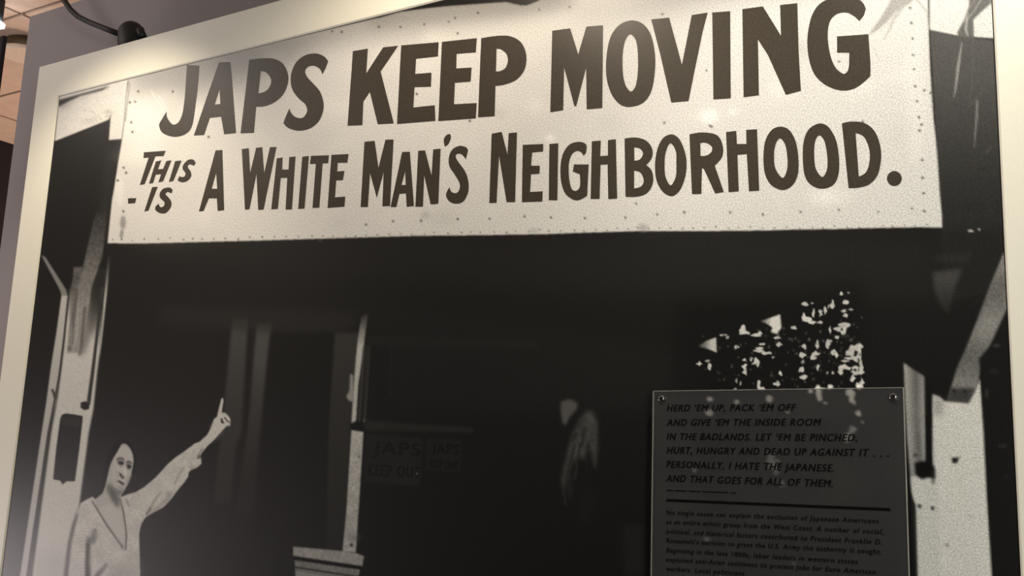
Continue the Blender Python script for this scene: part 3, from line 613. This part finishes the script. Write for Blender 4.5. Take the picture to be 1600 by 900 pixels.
for ux in (1365.5, 1376.5, 1387.5):
    bar('ellipsis_dot', (ux-1.4, 711.4+(ux-1365)*.01), (ux+1.4, 711.4+(ux-1365)*.01), 2.6, tp)
BD = [("No single cause can explain the exclusion of Japanese Americans", (1041, 804), (1373, 818)), ("as an entire ethnic group from the West Coast. A number of social,", (1041, 818.5), (1380, 835)),
      ("political, and historical factors contributed to President Franklin D.", (1041, 833.5), (1378, 851)), ("Roosevelt\u2019s decision to grant the U.S. Army the authority it sought.", (1041, 848), (1377, 866)),
      ("Beginning in the late 1800s, labor leaders in western states", (1041, 863), (1340, 881.5)), ("exploited anti-Asian sentiment to protect jobs for Euro American", (1041, 877.5), (1368, 897.5)),
      ("workers. Local politicians", (1041, 892), (1163, 899.5))]
for s, p, q in BD: place_text('paragraph_line', s, p, q, 7.6, YT, M['text'], tp, 0, .2, over=.0003)
bar('rule', (1041, 779.5), (1391, 794), 4.2, tp)
for x0, x1 in ((1041.5, 1052), (1054.5, 1073), (1076.5, 1095), (1098, 1138), (1142, 1150)):
    bar('credit_mark', (x0, 765.3+(x0-1041)*.036), (x1, 765.3+(x1-1041)*.036), 1.7, tp)
# ------------------------------------------------------------------ setting
YW = .215; wtl = at(47, 26, YW)
struct = lambda o: tag(o, kind='structure')
struct(box('wall_back', (wtl.x, YW, 0), (3.2, YW+.16, wtl.z), M['wall'])); 
struct(box('floor', (-7.16, -7, -.1), (5, 7, 0), M['floor']))
CZ = 3.95; WL = -7.16
ceil = struct(box('ceiling', (WL, -7, CZ), (5, 7, CZ+.1), M['seam']))
tx, ty, tg = 1.63, .71, .011
for i in range(-1, 3):
    for j in range(-2, 6):
        x0, y0 = max(-5.0-1.63+i*tx, WL), .86+j*ty; x1 = -5.0+i*tx
        if x1 < WL+.1: continue
        box('ceiling_tile', (x0+tg, y0+tg, CZ-.012), (x1-tg, y0+ty-tg, CZ+.002), M['ceiling'], ceil)
struct(box('wall_far', (WL, 7, 0), (5, 7.1, CZ), M['dark']))
struct(box('wall_left', (WL-.1, -7, 0), (WL, 7, CZ), M['dark']))
def ceil_at(u, v, z):
    d = R3 @ Vector((u-800, 450-v, -F)); return CAM + d*((z-CAM.z)/d.z)
q = ceil_at(36, 86, CZ-.09)
dl = empty('ceiling_downlight', (q.x, q.y, CZ-.012)); tag(dl, 'small drum-shaped ceiling downlight with dark ring and pale lens, beyond the grey wall', 'light')
tube('housing', [(q.x, q.y, CZ-.012), (q.x, q.y, CZ-.075)], [.10, .12], M['seamdark'], dl, 28)
tube('lens', [(q.x, q.y, CZ-.076), (q.x, q.y, CZ-.092), (q.x, q.y, CZ-.10)], [.135, .135, .11], M['lens'], dl, 28)
q = ceil_at(-3, 43, CZ-.16)
bl = empty('bare_bulb_fitting', (q.x, q.y, CZ-.012)); tag(bl, 'glaring white lamp under the ceiling at the far upper left edge', 'light')
tube('stem', [(q.x, q.y, CZ-.012), (q.x, q.y, CZ-.13)], .018, M['black'], bl, 12)
tube('bulb', [(q.x, q.y, CZ-.13), (q.x, q.y, CZ-.14), (q.x, q.y, CZ-.155), (q.x, q.y, CZ-.165)], [.015, .03, .03, .01], M['glow'], bl, 16)
q = at(9, 56, .45)
hp = empty('hanging_panel', (q.x-.3, .45, q.z)); tag(hp, 'dark hanging exhibit panel cut off by the far left edge of the picture', 'panel')
box('panel_board', (q.x-.6, .44, q.z-1.3), (q.x, .46, q.z), M['dark'], hp, .003)
for xx in (q.x-.55, q.x-.25): tube('hanging_rod', [(xx, .45, q.z), (xx, .45, CZ-.012)], .004, M['black'], hp, 8)
def left_at(u, v):
    d = R3 @ Vector((u-800, 450-v, -F)); return CAM + d*((WL+.03-CAM.x)/d.x)
a1, a2 = left_at(-30, 430), left_at(14, 660)
wp = empty('wall_picture', (WL+.015, (a1.y+a2.y)/2, a2.z)); tag(wp, 'dim reddish picture on the dark far wall, glimpsed left of the grey wall', 'picture')
box('picture_board', (WL, a1.y-.3, a2.z), (WL+.03, a2.y+.4, a1.z), M['red'], wp, .003)
struct(box('wall_right', (3.2, -7, 0), (3.3, 7, CZ), M['dark']))
struct(box('wall_front', (WL, -7.1, 0), (3.3, -7, CZ), M['dark']))
# spotlight on a bent arm above the mural
lamp = empty('arm_spotlight', at(205, 60, .10)); tag(lamp, 'black domed spotlight on a bent black arm above the top left of the mural', 'spotlight')
ly = .10
arm = [at(186, 53, ly), at(165, 45, ly), at(140, 35, ly), at(122, 26, ly), at(110, 15, ly), at(98, -3, ly), at(90, -20, ly)]
arm.append(Vector((arm[-1].x-.01, ly, CZ)))
tube('arm', arm, .0105, M['black'], lamp, 12)
c0 = at(205, 52, ly); ax = (at(214, 92, ly)-c0).normalized()
prof = [(-.060, .004), (-.057, .016), (-.049, .029), (-.036, .040), (-.02, .046), (0, .050), (.03, .054), (.075, .058), (.078, .055)]
tube('lamp_head', [c0+ax*(p[0]+.016) for p in prof], [p[1] for p in prof], M['black'], lamp, 32)
tube('hinge', [at(219, 46, ly-.02), at(223, 60, ly-.02)], .014, M['black'], lamp, 16)
tube('ceiling_rose', [Vector((arm[-1].x, ly, CZ-.03)), Vector((arm[-1].x, ly, CZ))], .06, M['black'], lamp, 24)
